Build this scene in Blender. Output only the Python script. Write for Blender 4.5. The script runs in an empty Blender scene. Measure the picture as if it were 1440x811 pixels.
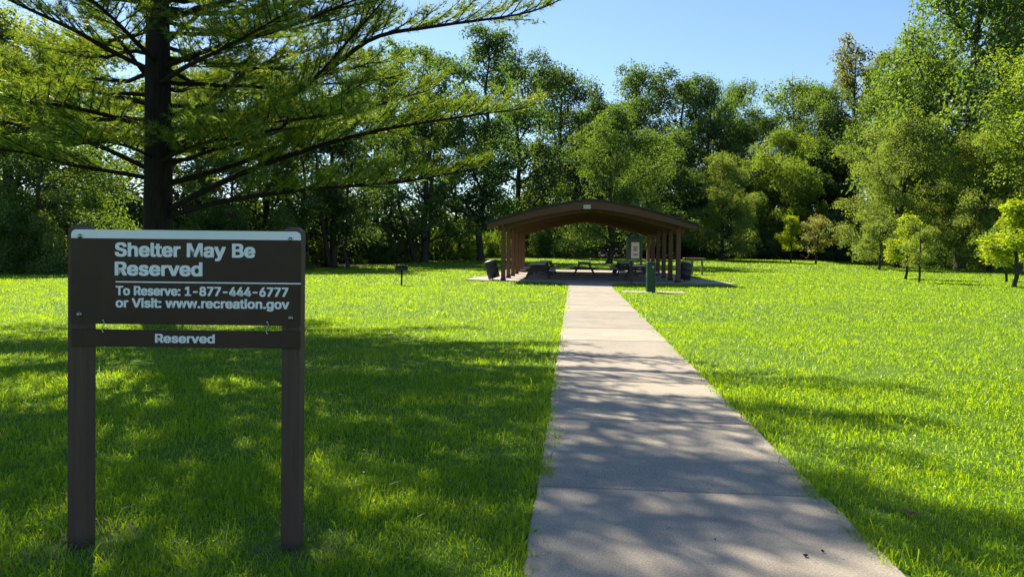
import bpy, math, random
import numpy as np
from mathutils import Vector

random.seed(7)
RNG = np.random.default_rng(11)
scene = bpy.context.scene
COL = scene.collection
R = math.radians

# ------------------------------------------------------------------ camera, sky, sun, exposure
EYE, F, YAW = 1.58, 1020.0, R(4.88)
CA, SA = math.cos(YAW), math.sin(YAW)
cam_d = bpy.data.cameras.new('camera')
cam_d.sensor_width = 36.0
cam_d.lens = F / 1440 * 36
cam_d.shift_y = -0.0292
cam_d.clip_start, cam_d.clip_end = 0.05, 3000
cam = bpy.data.objects.new('camera', cam_d)
COL.objects.link(cam)
cam.location = (0, 0, EYE)
from mathutils import Matrix
cam.rotation_euler = (Matrix.Rotation(YAW, 3, 'Z') @ Matrix.Rotation(R(90 - 0.8), 3, 'X') @ Matrix.Rotation(R(0.6), 3, 'Z')).to_euler()
scene.camera = cam

SUN_AZ, SUN_EL = R(33), R(44)        # degrees left of the path's direction, height
world = bpy.data.worlds.new('World')
scene.world = world
world.use_nodes = True
wt = world.node_tree
bg = wt.nodes['Background']
sky = wt.nodes.new('ShaderNodeTexSky')
sky.sky_type = 'NISHITA'
sky.sun_disc = False
sky.sun_elevation = SUN_EL
sky.sun_rotation = -SUN_AZ
sky.air_density, sky.dust_density, sky.ozone_density = 1.0, 0.2, 4.5
wt.links.new(sky.outputs['Color'], bg.inputs['Color'])
bg.inputs['Strength'].default_value = 0.0535
sun_d = bpy.data.lights.new('sun', 'SUN')
sun_d.energy, sun_d.angle, sun_d.color = 3.6, R(0.53), (1.0, 0.90, 0.72)
sun = bpy.data.objects.new('sun', sun_d)
COL.objects.link(sun)
to_sun = Vector((-math.sin(SUN_AZ) * math.cos(SUN_EL), math.cos(SUN_AZ) * math.cos(SUN_EL), math.sin(SUN_EL)))
sun.rotation_euler = to_sun.to_track_quat('Z', 'Y').to_euler()
sun.location = (-20, 30, 40)
vs = scene.view_settings
vs.view_transform, vs.look, vs.gamma, vs.use_curve_mapping = 'Standard', 'None', 1, False
vs.exposure = 1.75
cy = scene.cycles
cy.max_bounces, cy.diffuse_bounces, cy.glossy_bounces, cy.transmission_bounces, cy.transparent_max_bounces = 7, 4, 2, 5, 4
cy.caustics_reflective = cy.caustics_refractive = False

# ------------------------------------------------------------------ helpers
def at(px, Z):
    """ground position seen in column px of the photograph at depth Z (metres)"""
    xc = (px - 720) / F * Z
    return (xc * CA - Z * SA, xc * SA + Z * CA)

def hor(px): return 349 + 0.0105 * (px - 720)

def ip(px, y, Z):
    x, yy = at(px, Z)
    return np.array((x, yy, EYE - (y - hor(px)) * Z / F))

def sstep(a, b, v):
    t = np.clip((v - a) / (b - a), 0, 1)
    return t * t * (3 - 2 * t)

def gz(x, y):
    x, y = np.asarray(x, float), np.asarray(y, float)
    z = 0.5 * sstep(46, 86, y)
    s = (x - 23.4) * .663 + (y - 72.2) * .747
    u = (x - 23.4) * .747 - (y - 72.2) * .663
    z = z - 1.5 * sstep(0, 12, s) * sstep(-9, 8, u) + 2.2 * sstep(14, 34, s) * sstep(-9, 8, u)
    z = z + 0.03 * np.sin(x * .31 + 1) * np.sin(y * .23) * sstep(8, 25, np.hypot(x, y)) * sstep(2.2, 6, np.abs(x - .7))
    return z

EX = np.array([-300, -60, -28, -17.9, -13.8, -8.4, 16.6, 28, 60, 300])
EY = np.array([10, 20, 36.5, 50, 67, 80, 90, 92, 84, 80])
def edge_y(x): return np.interp(x, EX, EY)

def mesh(name, V, F4=None, F3=None, smooth=False, attrs=None):
    me = bpy.data.meshes.new(name)
    V = np.asarray(V, np.float32).reshape(-1, 3)
    loops, starts, n = [], [], 0
    if F4 is not None and len(F4):
        F4 = np.asarray(F4, np.int32).reshape(-1, 4); loops.append(F4.ravel()); starts.append(np.arange(len(F4)) * 4); n = len(F4) * 4
    if F3 is not None and len(F3):
        F3 = np.asarray(F3, np.int32).reshape(-1, 3); loops.append(F3.ravel()); starts.append(n + np.arange(len(F3)) * 3)
    L, S = np.concatenate(loops).astype(np.int32), np.concatenate(starts).astype(np.int32)
    me.vertices.add(len(V)); me.vertices.foreach_set('co', V.ravel())
    me.loops.add(len(L)); me.loops.foreach_set('vertex_index', L)
    me.polygons.add(len(S)); me.polygons.foreach_set('loop_start', S)
    me.polygons.foreach_set('use_smooth', np.full(len(S), bool(smooth)))
    for k, a in (attrs or {}).items():
        at_ = me.attributes.new(k, 'FLOAT', 'POINT'); at_.data.foreach_set('value', np.asarray(a, np.float32))
    me.update(calc_edges=True)
    return me

def link(name, me, mat=None, parent=None, loc=None):
    o = bpy.data.objects.new(name, me)
    COL.objects.link(o)
    if mat is not None and me is not None and not me.materials: me.materials.append(mat)
    if parent is not None: o.parent = parent
    if loc is not None: o.location = loc
    return o

def tag(o, label=None, cat=None, group=None, kind=None):
    if label: o['label'] = label
    if cat: o['category'] = cat
    if group: o['group'] = group
    if kind: o['kind'] = kind
    return o

def empty(name, loc, rz=0, label=None, cat=None, group=None):
    o = link(name, None, loc=loc)
    o.empty_display_size = .2
    o.rotation_euler = (0, 0, rz)
    return tag(o, label, cat, group)

def copy_tree(o, parent=None):
    c = o.copy(); COL.objects.link(c)
    if parent is not None: c.parent = parent
    for ch in list(o.children): copy_tree(ch, c)
    return c

class MB:
    """collects boxes, tubes and prisms; builds one mesh"""
    def __init__(s): s.V, s.Q, s.T, s.n = [], [], [], 0
    def add(s, V, Q=None, T=None):
        V = np.asarray(V, float).reshape(-1, 3)
        s.V.append(V)
        if Q is not None and len(Q): s.Q.append(np.asarray(Q).reshape(-1, 4) + s.n)
        if T is not None and len(T): s.T.append(np.asarray(T).reshape(-1, 3) + s.n)
        s.n += len(V); return s
    def box(s, c, d, rz=0, rx=0, ry=0, bev=0.0):
        hx, hy, hz = d[0] / 2, d[1] / 2, d[2] / 2
        if bev <= 0: bev = min(hx, hy, hz) * .12
        P = []
        for z, e in ((-hz, bev), (-hz + bev, 0), (hz - bev, 0), (hz, bev)):
            a, b = hx - e, hy - e
            k = bev if e == 0 else bev * .5
            P += [(-a + k, -b, z), (a - k, -b, z), (a, -b + k, z), (a, b - k, z), (a - k, b, z), (-a + k, b, z), (-a, b - k, z), (-a, -b + k, z)]
        P = np.array(P)
        m = np.array(Matrix.Rotation(rz, 3, 'Z') @ Matrix.Rotation(ry, 3, 'Y') @ Matrix.Rotation(rx, 3, 'X'))
        P = P @ m.T + np.array(c)
        Q = [(r * 8 + i, r * 8 + (i + 1) % 8, r * 8 + 8 + (i + 1) % 8, r * 8 + 8 + i) for r in range(3) for i in range(8)]
        Q += [(24, 25, 26, 27), (24, 27, 28, 31), (28, 29, 30, 31), (3, 2, 1, 0), (7, 4, 3, 0), (7, 6, 5, 4)]
        return s.add(P, Q)
    def tube(s, pts, rad, n=8, cap=True):
        pts = np.asarray(pts, float); m = len(pts)
        rad = np.broadcast_to(np.asarray(rad, float), (m,))
        T = np.gradient(pts, axis=0); T /= np.linalg.norm(T, axis=1)[:, None] + 1e-9
        ref = np.array((0.31, 0.17, 1.0)) if abs(T[:, 2]).mean() < .8 else np.array((1.0, .13, .1))
        U = np.cross(T, ref); U /= np.linalg.norm(U, axis=1)[:, None] + 1e-9
        W = np.cross(U, T)
        a = np.arange(n) * 2 * math.pi / n
        ring = U[:, None] * np.cos(a)[None, :, None] + W[:, None] * np.sin(a)[None, :, None]
        P = (pts[:, None] + ring * rad[:, None, None]).reshape(-1, 3)
        i, j = np.meshgrid(np.arange(m - 1), np.arange(n), indexing='ij')
        j2 = (j + 1) % n
        Q = np.stack([i * n + j, (i + 1) * n + j, (i + 1) * n + j2, i * n + j2], -1).reshape(-1, 4)
        Tt = None
        if cap:
            P = np.vstack([P, pts[0], pts[-1]])
            b, t = m * n, m * n + 1
            Tt = [(b, k, (k + 1) % n) for k in range(n)] + [(t, (m - 1) * n + (k + 1) % n, (m - 1) * n + k) for k in range(n)]
        return s.add(P, Q, Tt)
    def prism(s, poly, y0, y1):
        """closed outline in x,z extruded along y"""
        poly = np.asarray(poly, float); n = len(poly)
        A = np.stack([poly[:, 0], np.full(n, y0), poly[:, 1]], -1); B = A.copy(); B[:, 1] = y1
        Q = [(i, (i + 1) % n, n + (i + 1) % n, n + i) for i in range(n)]
        c0, c1 = A.mean(0), B.mean(0)
        T = [(2 * n, (i + 1) % n, i) for i in range(n)] + [(2 * n + 1, n + i, n + (i + 1) % n) for i in range(n)]
        return s.add(np.vstack([A, B, c0, c1]), Q, T)
    def me(s, name, smooth=False):
        return mesh(name, np.vstack(s.V), np.vstack(s.Q) if s.Q else None, np.vstack(s.T) if s.T else None, smooth)
    def build(s, name, mat, parent=None, smooth=False, loc=None):
        return link(name, s.me(name, smooth), mat, parent, loc)

# ------------------------------------------------------------------ materials
class NT:
    def __init__(s, name):
        s.m = bpy.data.materials.new(name); s.m.use_nodes = True
        s.t = s.m.node_tree; s.t.nodes.clear()
        s.out = s.n('OutputMaterial')
    def n(s, t, **kw):
        nd = s.t.nodes.new('ShaderNode' + t)
        for k, v in kw.items():
            if k.startswith('_'): setattr(nd, k[1:], v)
            else: nd.inputs[k.replace('__', ' ')].default_value = v
        return nd
    def l(s, a, b): s.t.links.new(a, b)
    def pos(s, obj=False):
        return s.n('TexCoord').outputs['Object'] if obj else s.n('NewGeometry').outputs['Position']
    def noise(s, vec, scale, detail=4, rough=.6):
        nd = s.n('TexNoise', Scale=scale, Detail=detail, Roughness=rough); s.l(vec, nd.inputs['Vector']); return nd.outputs['Fac']
    def ramp(s, fac, stops):
        nd = s.n('ValToRGB'); e = nd.color_ramp.elements
        while len(e) < len(stops): e.new(.5)
        for el, (p, c) in zip(e, stops): el.position = p; el.color = (*c, 1)
        s.l(fac, nd.inputs['Fac']); return nd.outputs['Color']
    def mix(s, fac, a, b, blend='MIX'):
        nd = s.n('Mix', _data_type='RGBA', _blend_type=blend)
        for v, k in ((fac, 0), (a, 6), (b, 7)):
            if hasattr(v, 'is_linked'): s.l(v, nd.inputs[k])
            else: nd.inputs[k].default_value = v if k == 0 else (*v, 1)
        return nd.outputs[2]
    def attr(s, name):
        return s.n('Attribute', _attribute_name=name).outputs['Fac']
    def bump(s, h, strength, dist):
        nd = s.n('Bump', Strength=strength, Distance=dist); s.l(h, nd.inputs['Height']); return nd.outputs['Normal']
    def principled(s, color, rough=.6, spec=.3, normal=None, metal=0):
        p = s.n('BsdfPrincipled', Roughness=rough, Metallic=metal)
        p.inputs['Specular IOR Level'].default_value = spec
        if hasattr(color, 'is_linked'): s.l(color, p.inputs['Base Color'])
        else: p.inputs['Base Color'].default_value = (*color, 1)
        if normal is not None: s.l(normal, p.inputs['Normal'])
        s.l(p.outputs[0], s.out.inputs[0]); return p

def plain(name, c, rough=.6, spec=.3, var=.18, scale=6, bump=.15, metal=0, obj=True):
    m = NT(name); v = m.pos(obj)
    f = m.noise(v, scale, 6, .7)
    col = m.ramp(f, [(.3, tuple(x * (1 - var) for x in c)), (.7, tuple(x * (1 + var) for x in c))])
    m.principled(col, rough, spec, m.bump(m.noise(v, scale * 9, 3), bump, .004), metal)
    return m.m

def wood(name, c, rough=.75, axis='Z'):
    m = NT(name); v = m.pos(True)
    mp = m.n('Mapping'); mp.inputs['Scale'].default_value = {'Z': (22, 22, 1.2), 'Y': (22, 1.2, 22), 'X': (1.2, 22, 22)}[axis]
    m.l(v, mp.inputs['Vector'])
    f = m.noise(mp.outputs[0], 2.2, 6, .7); g = m.noise(v, 1.3, 3)
    col = m.ramp(f, [(.28, tuple(x * .55 for x in c)), (.72, tuple(min(1, x * 1.35) for x in c))])
    col = m.mix(g, col, tuple(x * .7 for x in c))
    m.principled(col, rough, .3, m.bump(f, .35, .006)); return m.m

def leafmat(name, trans=.5, gloss=.03):
    """broad leaf: colour of the tree (object colour) varied leaf by leaf"""
    m = NT(name)
    oi = m.n('ObjectInfo'); a = m.attr('leafvar')
    dark = m.mix(1.0, oi.outputs['Color'], (.62, .70, .62), 'MULTIPLY')
    lite = m.mix(1.0, oi.outputs['Color'], (1.45, 1.28, 1.2), 'MULTIPLY')
    col = m.mix(a, dark, lite)
    d = m.n('BsdfDiffuse'); m.l(col, d.inputs['Color'])
    t = m.n('BsdfTranslucent'); m.l(m.mix(1.0, col, (3.0, 2.6, .7), 'MULTIPLY'), t.inputs['Color'])
    mx = m.n('MixShader'); mx.inputs[0].default_value = trans
    m.l(d.outputs[0], mx.inputs[1]); m.l(t.outputs[0], mx.inputs[2])
    g = m.n('BsdfGlossy', Roughness=.5); g.inputs['Color'].default_value = (.9, .95, 1, 1)
    m2 = m.n('MixShader'); m2.inputs[0].default_value = gloss
    m.l(mx.outputs[0], m2.inputs[1]); m.l(g.outputs[0], m2.inputs[2])
    m.l(m2.outputs[0], m.out.inputs[0]); return m.m

def bladed(name, stops, tmul, trans, gloss, dry_from=2.0):
    m = NT(name)
    col = m.ramp(m.attr('leafvar'), stops)
    big = m.noise(m.pos(), .55, 3)
    col = m.mix(big, m.mix(1.0, col, (.70, .80, .95), 'MULTIPLY'), m.mix(1.0, col, (1.28, 1.18, 1.0), 'MULTIPLY'))
    d = m.n('BsdfDiffuse'); m.l(col, d.inputs['Color'])
    t = m.n('BsdfTranslucent')
    dry = m.n('Math', _operation='GREATER_THAN'); m.l(m.attr('leafvar'), dry.inputs[0]); dry.inputs[1].default_value = dry_from
    m.l(m.mix(dry.outputs[0], m.mix(1.0, col, tmul, 'MULTIPLY'), col), t.inputs['Color'])
    mx = m.n('MixShader'); mx.inputs[0].default_value = trans
    m.l(d.outputs[0], mx.inputs[1]); m.l(t.outputs[0], mx.inputs[2])
    g = m.n('BsdfGlossy', Roughness=.32); m2 = m.n('MixShader'); m2.inputs[0].default_value = gloss
    m.l(mx.outputs[0], m2.inputs[1]); m.l(g.outputs[0], m2.inputs[2])
    m.l(m2.outputs[0], m.out.inputs[0]); return m.m

M = {}
M['leaf'] = leafmat('leaf')
M['needle'] = bladed('pine_needle', [(0, (.034, .085, .024)), (.6, (.085, .145, .030)), (1, (.15, .175, .040))], (3.5, 2.8, .7), .52, .03)
M['grass'] = bladed('grass_blade', [(0, (.036, .118, .026)), (.5, (.075, .180, .028)), (.93, (.120, .225, .032)), (.96, (.24, .22, .12)), (1, (.33, .30, .18))], (5.7, 3.5, .22), .62, .02, .94)

def barkmat(name, c):
    m = NT(name); v = m.pos(True)
    mp = m.n('Mapping'); mp.inputs['Scale'].default_value = (9, 9, 1.6); m.l(v, mp.inputs['Vector'])
    f = m.noise(mp.outputs[0], 1.8, 8, .7)
    vo = m.n('TexVoronoi', Scale=1.6, _feature='DISTANCE_TO_EDGE'); m.l(mp.outputs[0], vo.inputs['Vector'])
    col = m.ramp(f, [(.3, tuple(x * .5 for x in c)), (.7, tuple(x * 1.5 for x in c))])
    h = m.n('Math', _operation='MULTIPLY_ADD'); m.l(f, h.inputs[0]); h.inputs[1].default_value = .6; m.l(vo.outputs[0], h.inputs[2])
    m.principled(col, .9, .15, m.bump(h.outputs[0], .8, .03)); return m.m
M['bark'] = barkmat('bark', (.055, .045, .036))
M['pine_bark'] = barkmat('pine_bark', (.018, .0135, .011))
M['grey_bark'] = barkmat('grey_bark', (.11, .095, .08))

def groundmat():
    m = NT('ground_soil_and_turf'); p = m.pos()
    n1, n2 = m.noise(p, 9, 6, .7), m.noise(p, .5, 3)
    turf = m.ramp(n1, [(.3, (.045, .085, .014)), (.55, (.085, .155, .018)), (.75, (.12, .19, .028))])
    turf = m.mix(n2, turf, (.085, .15, .016))
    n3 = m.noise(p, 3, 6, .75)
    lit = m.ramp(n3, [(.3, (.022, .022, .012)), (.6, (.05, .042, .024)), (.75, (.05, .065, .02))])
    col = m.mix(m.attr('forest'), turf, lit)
    m.principled(col, .95, .1, m.bump(n1, .6, .04)); return m.m
M['ground'] = groundmat()

def concretemat(name, c, s=1.0):
    m = NT(name); p = m.pos(); oi = m.n('ObjectInfo')
    fine, mid, big = m.noise(p, 95, 5, .85), m.noise(p, 14, 6, .75), m.noise(p, 1.3, 5, .65)
    col = m.ramp(fine, [(.36, tuple(x * .38 for x in c)), (.5, c), (.64, tuple(min(1, x * 1.55) for x in c))])
    col = m.mix(.25, col, m.mix(mid, tuple(x * .55 for x in c), tuple(x * 1.35 for x in c)))
    col = m.mix(m.ramp(big, [(.42, (0, 0, 0)), (.66, (.6, .6, .6))]), col, m.mix(1.0, col, (.66, .68, .72), 'MULTIPLY'))
    dots = m.n('TexVoronoi', Scale=7.0); m.l(p, dots.inputs['Vector'])
    col = m.mix(m.ramp(dots.outputs['Distance'], [(.035, (.7, .7, .7)), (.06, (0, 0, 0))]), col, tuple(x * .35 for x in c))
    tint = m.ramp(oi.outputs['Random'], [(0, (.80, .80, .80)), (1, (1.08, 1.04, 1.0))])
    col = m.mix(1.0, col, tint, 'MULTIPLY')
    m.principled(col, .85, .25, m.bump(fine, .55, .004)); return m.m
M['concrete'] = concretemat('concrete_broom_finish', (.345, .308, .252))
M['pad'] = concretemat('concrete_pad', (.42, .36, .31))
M['joint'] = plain('path_bed_dark_grit', (.045, .04, .032), .95, .1)

M['sign_brown'] = plain('sign_brown_enamel', (.060, .037, .026), .5, .15, .2, 2.2, .03)
M['sign_white'] = plain('sign_grey_white', (.84, .85, .86), .45, .3, .05, 4, .02)
M['post_brown'] = wood('post_brown_stained_wood', (.115, .072, .052), .7)
M['steel'] = plain('steel_bolt', (.45, .45, .45), .3, .5, .1, 20, .05, 1)
M['shelter_wood'] = wood('shelter_stained_timber', (.16, .082, .045), .7)
M['shelter_beam'] = wood('shelter_glulam_beam', (.15, .075, .042), .7, 'X')
M['shelter_deck'] = wood('shelter_deck_boards', (.15, .075, .044), .75, 'Y')
M['fascia'] = wood('shelter_fascia_board', (.125, .062, .036), .7, 'X')
M['shingle'] = plain('roof_asphalt_shingle', (.045, .038, .034), .9, .15, .3, 9, .6)
M['table_wood'] = wood('weathered_table_plank', (.72, .67, .60), .4, 'Y')
M['table_frame'] = wood('dark_table_frame', (.07, .055, .045), .7)
M['black_iron'] = plain('black_iron', (.016, .016, .017), .5, .4, .3, 12, .2)
M['drum'] = plain('dark_drum_paint', (.020, .020, .023), .45, .4, .25, 5, .1)
M['drum_lid'] = plain('drum_lid_grey', (.11, .11, .11), .45, .4)
M['fountain_green'] = plain('green_paint', (.006, .042, .017), .4, .4, .12, 6, .05)
M['board_green'] = plain('board_dark_green', (.045, .085, .07), .55, .3)
M['paper'] = plain('notice_paper', (.62, .64, .60), .8, .2, .12, 9, .02)
M['plaque'] = plain('plaque_white', (.42, .39, .34), .6, .3)
M['serving_wood'] = wood('serving_table_timber', (.34, .22, .12), .75, 'X')
M['dead_leaf'] = plain('dead_leaf', (.30, .15, .11), .8, .2, .3, 40, .1)
M['dark_leaf'] = plain('dark_dead_leaf', (.06, .04, .03), .8, .2, .3, 40, .1)

# ------------------------------------------------------------------ ground, path, slab
xs = np.unique(np.concatenate([np.linspace(-900, -70, 12), np.arange(-70, 76, 2.0), np.linspace(76, 900, 12)]))
ys = np.unique(np.concatenate([np.linspace(-300, -22, 8), np.arange(-20, 132, 2.0), np.linspace(134, 1600, 12)]))
gx, gy = np.meshgrid(xs, ys, indexing='ij')
GV = np.stack([gx, gy, gz(gx, gy)], -1).reshape(-1, 3)
nx, ny = len(xs), len(ys)
ii, jj = np.meshgrid(np.arange(nx - 1), np.arange(ny - 1), indexing='ij')
GQ = np.stack([ii * ny + jj, (ii + 1) * ny + jj, (ii + 1) * ny + jj + 1, ii * ny + jj + 1], -1).reshape(-1, 4)
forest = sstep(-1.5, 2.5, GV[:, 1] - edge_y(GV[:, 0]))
tag(link('ground', mesh('ground', GV, GQ, smooth=True, attrs={'forest': forest}), M['ground']), kind='structure')

PX0, PX1 = -0.22, 1.61                  # the path's two edges
path = MB().box(((PX0 + PX1) / 2, 14, -.038), (PX1 - PX0 - .02, 44, .084)).build('path', M['joint'])
tag(path, kind='structure')
def slab(name, x0, x1, y0, y1, top, mat, parent, jit=.012):
    """concrete slab with a slightly worn, uneven outline and rounded arris"""
    r = random.Random(int(y0 * 100 + x0 * 7))
    n = max(2, int((y1 - y0) / .16)); mx = max(2, int((x1 - x0) / .3))
    out = [(x0 + r.uniform(-jit, jit), y0 + (y1 - y0) * i / n) for i in range(n, 0, -1)]
    out += [(x0 + (x1 - x0) * i / mx, y0 + r.uniform(-.002, .002)) for i in range(mx)]
    out += [(x1 + r.uniform(-jit, jit), y0 + (y1 - y0) * i / n) for i in range(n)]
    out += [(x1 - (x1 - x0) * i / mx, y1 + r.uniform(-.002, .002)) for i in range(mx)]
    O = np.array(out); c = O.mean(0); k = len(O)
    d = O - c; In = c + d * (1 - .012 / np.maximum(np.abs(d).max(1), .1))[:, None]
    V = np.vstack([np.c_[O, np.full(k, -.06)], np.c_[O, np.full(k, top - .008)], np.c_[In, np.full(k, top)], [[*c, top]]])
    idx = np.arange(k); nx_ = (idx + 1) % k
    Q = np.vstack([np.c_[idx, nx_, k + nx_, k + idx], np.c_[k + idx, k + nx_, 2 * k + nx_, 2 * k + idx]])
    T = np.c_[2 * k + idx, 2 * k + nx_, np.full(k, 3 * k)]
    return link(name, mesh(name, V, Q, T), mat, parent)
J = 4.73
for k in range(-4, 16):
    y0, y1 = J + 1.93 * k, J + 1.93 * (k + 1)
    slab('slab', PX0, PX1, y0 + .012, min(y1 - .012, 34.3), .028 + .003 * ((k * 7) % 3 - 1), M['concrete'], path)

# shelter floor with its side aprons and the curved flares where the path meets it
SC = 0.765                                  # centre line of the shelter
pts = [(-5.3, 35.4), (-4.0, 34.7), (-1.9, 34.5), (-.9, 34.2), (-.45, 33.4), (-.25, 32.0), (1.64, 32.0), (1.9, 33.3), (2.5, 34.1), (3.5, 34.4), (6.2, 34.3), (7.6, 34.6),
       (7.2, 38.6), (6.2, 40.5), (6.2, 50.6), (-4.6, 50.6), (-4.6, 40.6), (-5.2, 38.6)]
P = np.array(pts); k = len(P)
zf = float(gz(SC, 42)) + .034
fl = mesh('floor', np.vstack([np.c_[P, np.full(k, -.2)], np.c_[P, np.where(P[:, 1] > 46, zf + .1, zf)], [[SC, 41, zf]]]),
          [(i, (i + 1) % k, k + (i + 1) % k, k + i) for i in range(k)], [(k + i, k + (i + 1) % k, 2 * k) for i in range(k)])
tag(link('shelter_floor', fl, M['pad']), kind='structure')

# ------------------------------------------------------------------ park sign
sx, sy = at(720 - 1.691 * F / 3.786, 3.786)
sign = empty('park_sign', (sx, sy, 0), YAW, 'brown park sign on two square wooden posts reading Shelter May Be Reserved', 'sign')
SZ = 3.786
def slx(px): return (px - 720) / F * 3.70 + 1.691
def slz(y): return EYE - (y - 344.2) * 3.70 / F
for cx in (-.553, .553):
    b = MB(); w = .046
    P = []
    for z, e in ((-.35, 0), (1.652, 0), (1.660, .002), (1.678, .022)):
        P += [(-w + e, -w + e, z), (w - e, -w + e, z), (w - e, w - e, z), (-w + e, w - e, z)]
    b.add(P, [(r * 4 + i, r * 4 + (i + 1) % 4, r * 4 + 4 + (i + 1) % 4, r * 4 + 4 + i) for r in range(3) for i in range(4)] + [(12, 13, 14, 15)])
    b.build('post', M['post_brown'], sign, loc=(cx, 0, 0))
bx0, bx1, bz0, bz1 = slx(97), slx(422), slz(457), slz(323.5)
def rounded(x0, x1, z0, z1, r, bottom=True):
    o = []
    for cx, cz, a0 in ((x1 - r, z1 - r, 0), (x0 + r, z1 - r, 90)):
        o += [(cx + r * math.cos(R(a0 + t)), cz + r * math.sin(R(a0 + t))) for t in range(0, 91, 15)]
    if bottom:
        rb = r * .3
        for cx, cz, a0 in ((x0 + rb, z0 + rb, 180), (x1 - rb, z0 + rb, 270)):
            o += [(cx + rb * math.cos(R(a0 + t)), cz + rb * math.sin(R(a0 + t))) for t in range(0, 91, 30)]
    else: o += [(x0, z0), (x1, z0)]
    return o[::-1]
FY = -.046                                   # front face of the posts
panel = MB().prism(rounded(bx0, bx1, bz0, bz1, .028), FY - .022, FY - .001).build('sign_panel', M['sign_brown'], sign)
MB().prism(rounded(bx0 + .001, bx1 - .001, slz(336), bz1 - .001, .027, False), FY - .0245, FY - .0215).build('top_band', M['sign_white'], panel)
MB().box(((slx(160) + bx1) / 2, FY - .0225, slz(397.2)), (bx1 - slx(160), .002, .0066)).build('rule_line', M['sign_white'], panel)

try:       # the grotesque that ships inside Blender itself; the built-in face otherwise
    SIGN_FONT = bpy.data.fonts.load(bpy.utils.system_resource('DATAFILES', path='fonts') + '/Inter.woff2')
except Exception:
    SIGN_FONT = None
def lettering(body, px0, px1, ybase, cap_px, parent, yface, bold=.02):
    cu = bpy.data.curves.new('lettering', 'FONT'); cu.body = body; cu.size = 1
    if SIGN_FONT: cu.font = SIGN_FONT
    cu.space_word = 1.1; cu.extrude = .01; cu.resolution_u = 2
    tmp = bpy.data.objects.new('lettering', cu); COL.objects.link(tmp)
    dg = bpy.context.evaluated_depsgraph_get()
    me = bpy.data.meshes.new_from_object(tmp.evaluated_get(dg))
    cu.body = 'H'; dg.update(); bpy.context.view_layer.update()
    dg = bpy.context.evaluated_depsgraph_get()
    mh = bpy.data.meshes.new_from_object(tmp.evaluated_get(dg))
    hh = max(v.co.y for v in mh.vertices) - min(v.co.y for v in mh.vertices)
    hb = min(v.co.y for v in mh.vertices)
    bpy.data.objects.remove(tmp); bpy.data.meshes.remove(mh)
    co = np.empty(len(me.vertices) * 3, np.float32); me.vertices.foreach_get('co', co); co = co.reshape(-1, 3)
    x0, x1 = slx(px0), slx(px1); h = cap_px * 3.70 / F
    X = x0 + (co[:, 0] - co[:, 0].min()) / np.ptp(co[:, 0]) * (x1 - x0)
    Z_ = slz(ybase) + (co[:, 1] - hb) / hh * h
    Y_ = np.where(co[:, 2] > 0, yface - .0015, yface + .0005)
    # heavy face: the strokes are thickened by nine overlaid copies, each a hair prouder than the last
    base = np.stack([X, Y_, Z_], -1); em = h / hh
    nv = len(base); Fs = [tuple(p.vertices) for p in me.polygons]; bpy.data.meshes.remove(me)
    V, FF = [], []
    for k, (dx, dz) in enumerate([(i * .5, j * .6) for i in (-2, -1, 0, 1, 2) for j in (-1, 1)]):
        V.append(base + np.array((dx * bold * em, -.00004 * k, dz * bold * em * 1.1)))
        FF += [tuple(v + k * nv for v in f) for f in Fs]
    me = bpy.data.meshes.new('lettering'); me.from_pydata(np.vstack(V).tolist(), [], FF)
    me.polygons.foreach_set('use_smooth', np.zeros(len(FF), bool)); me.update()
    return link('lettering', me, M['sign_white'], parent)
PF = FY - .022
lettering('Shelter May Be', 160, 356, 360.6, 18.2, panel, PF, .034)
lettering('Reserved', 160, 281.5, 387.4, 18.0, panel, PF, .034)
lettering('To Reserve: 1-877-444-6777', 161, 403.5, 415.6, 12.2, panel, PF, .032)
lettering('or Visit: www.recreation.gov', 161, 405, 432.8, 12.2, panel, PF, .032)
for px, y in ((110, 333.5), (407, 335), (109, 444), (408, 446)):
    c = np.array((slx(px), PF, slz(y)))
    MB().tube([c, c + (0, -.005, 0)], .0125, 14).tube([c + (0, -.005, 0), c + (0, -.012, 0)], [.0085, .005], 12).build('bolt', M['steel'], panel, True)
rz0, rz1 = slz(489), slz(465)
rb = MB().box(((bx0 + bx1) / 2, FY - .012, (rz0 + rz1) / 2), (bx1 - bx0, .022, rz1 - rz0), bev=.002).build('reserved_board', M['sign_brown'], sign)
lettering('Reserved', 217, 300, 482.2, 11.6, rb, FY - .023, .034)
for px in (143, 375):
    x = slx(px); y = FY - .026
    za, zb = slz(452), slz(468)
    t = np.linspace(0, 1, 13)
    P = np.stack([x + .006 * np.sin(t * 2 * math.pi), np.full(13, y), za + (zb - za) * t], -1)
    MB().tube(P, .0022, 6).tube([(x, FY - .018, za), (x, y - .003, za)], .005, 8).tube([(x, FY - .018, zb), (x, y - .003, zb)], .005, 8).build('hook', M['steel'], sign, True)

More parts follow.
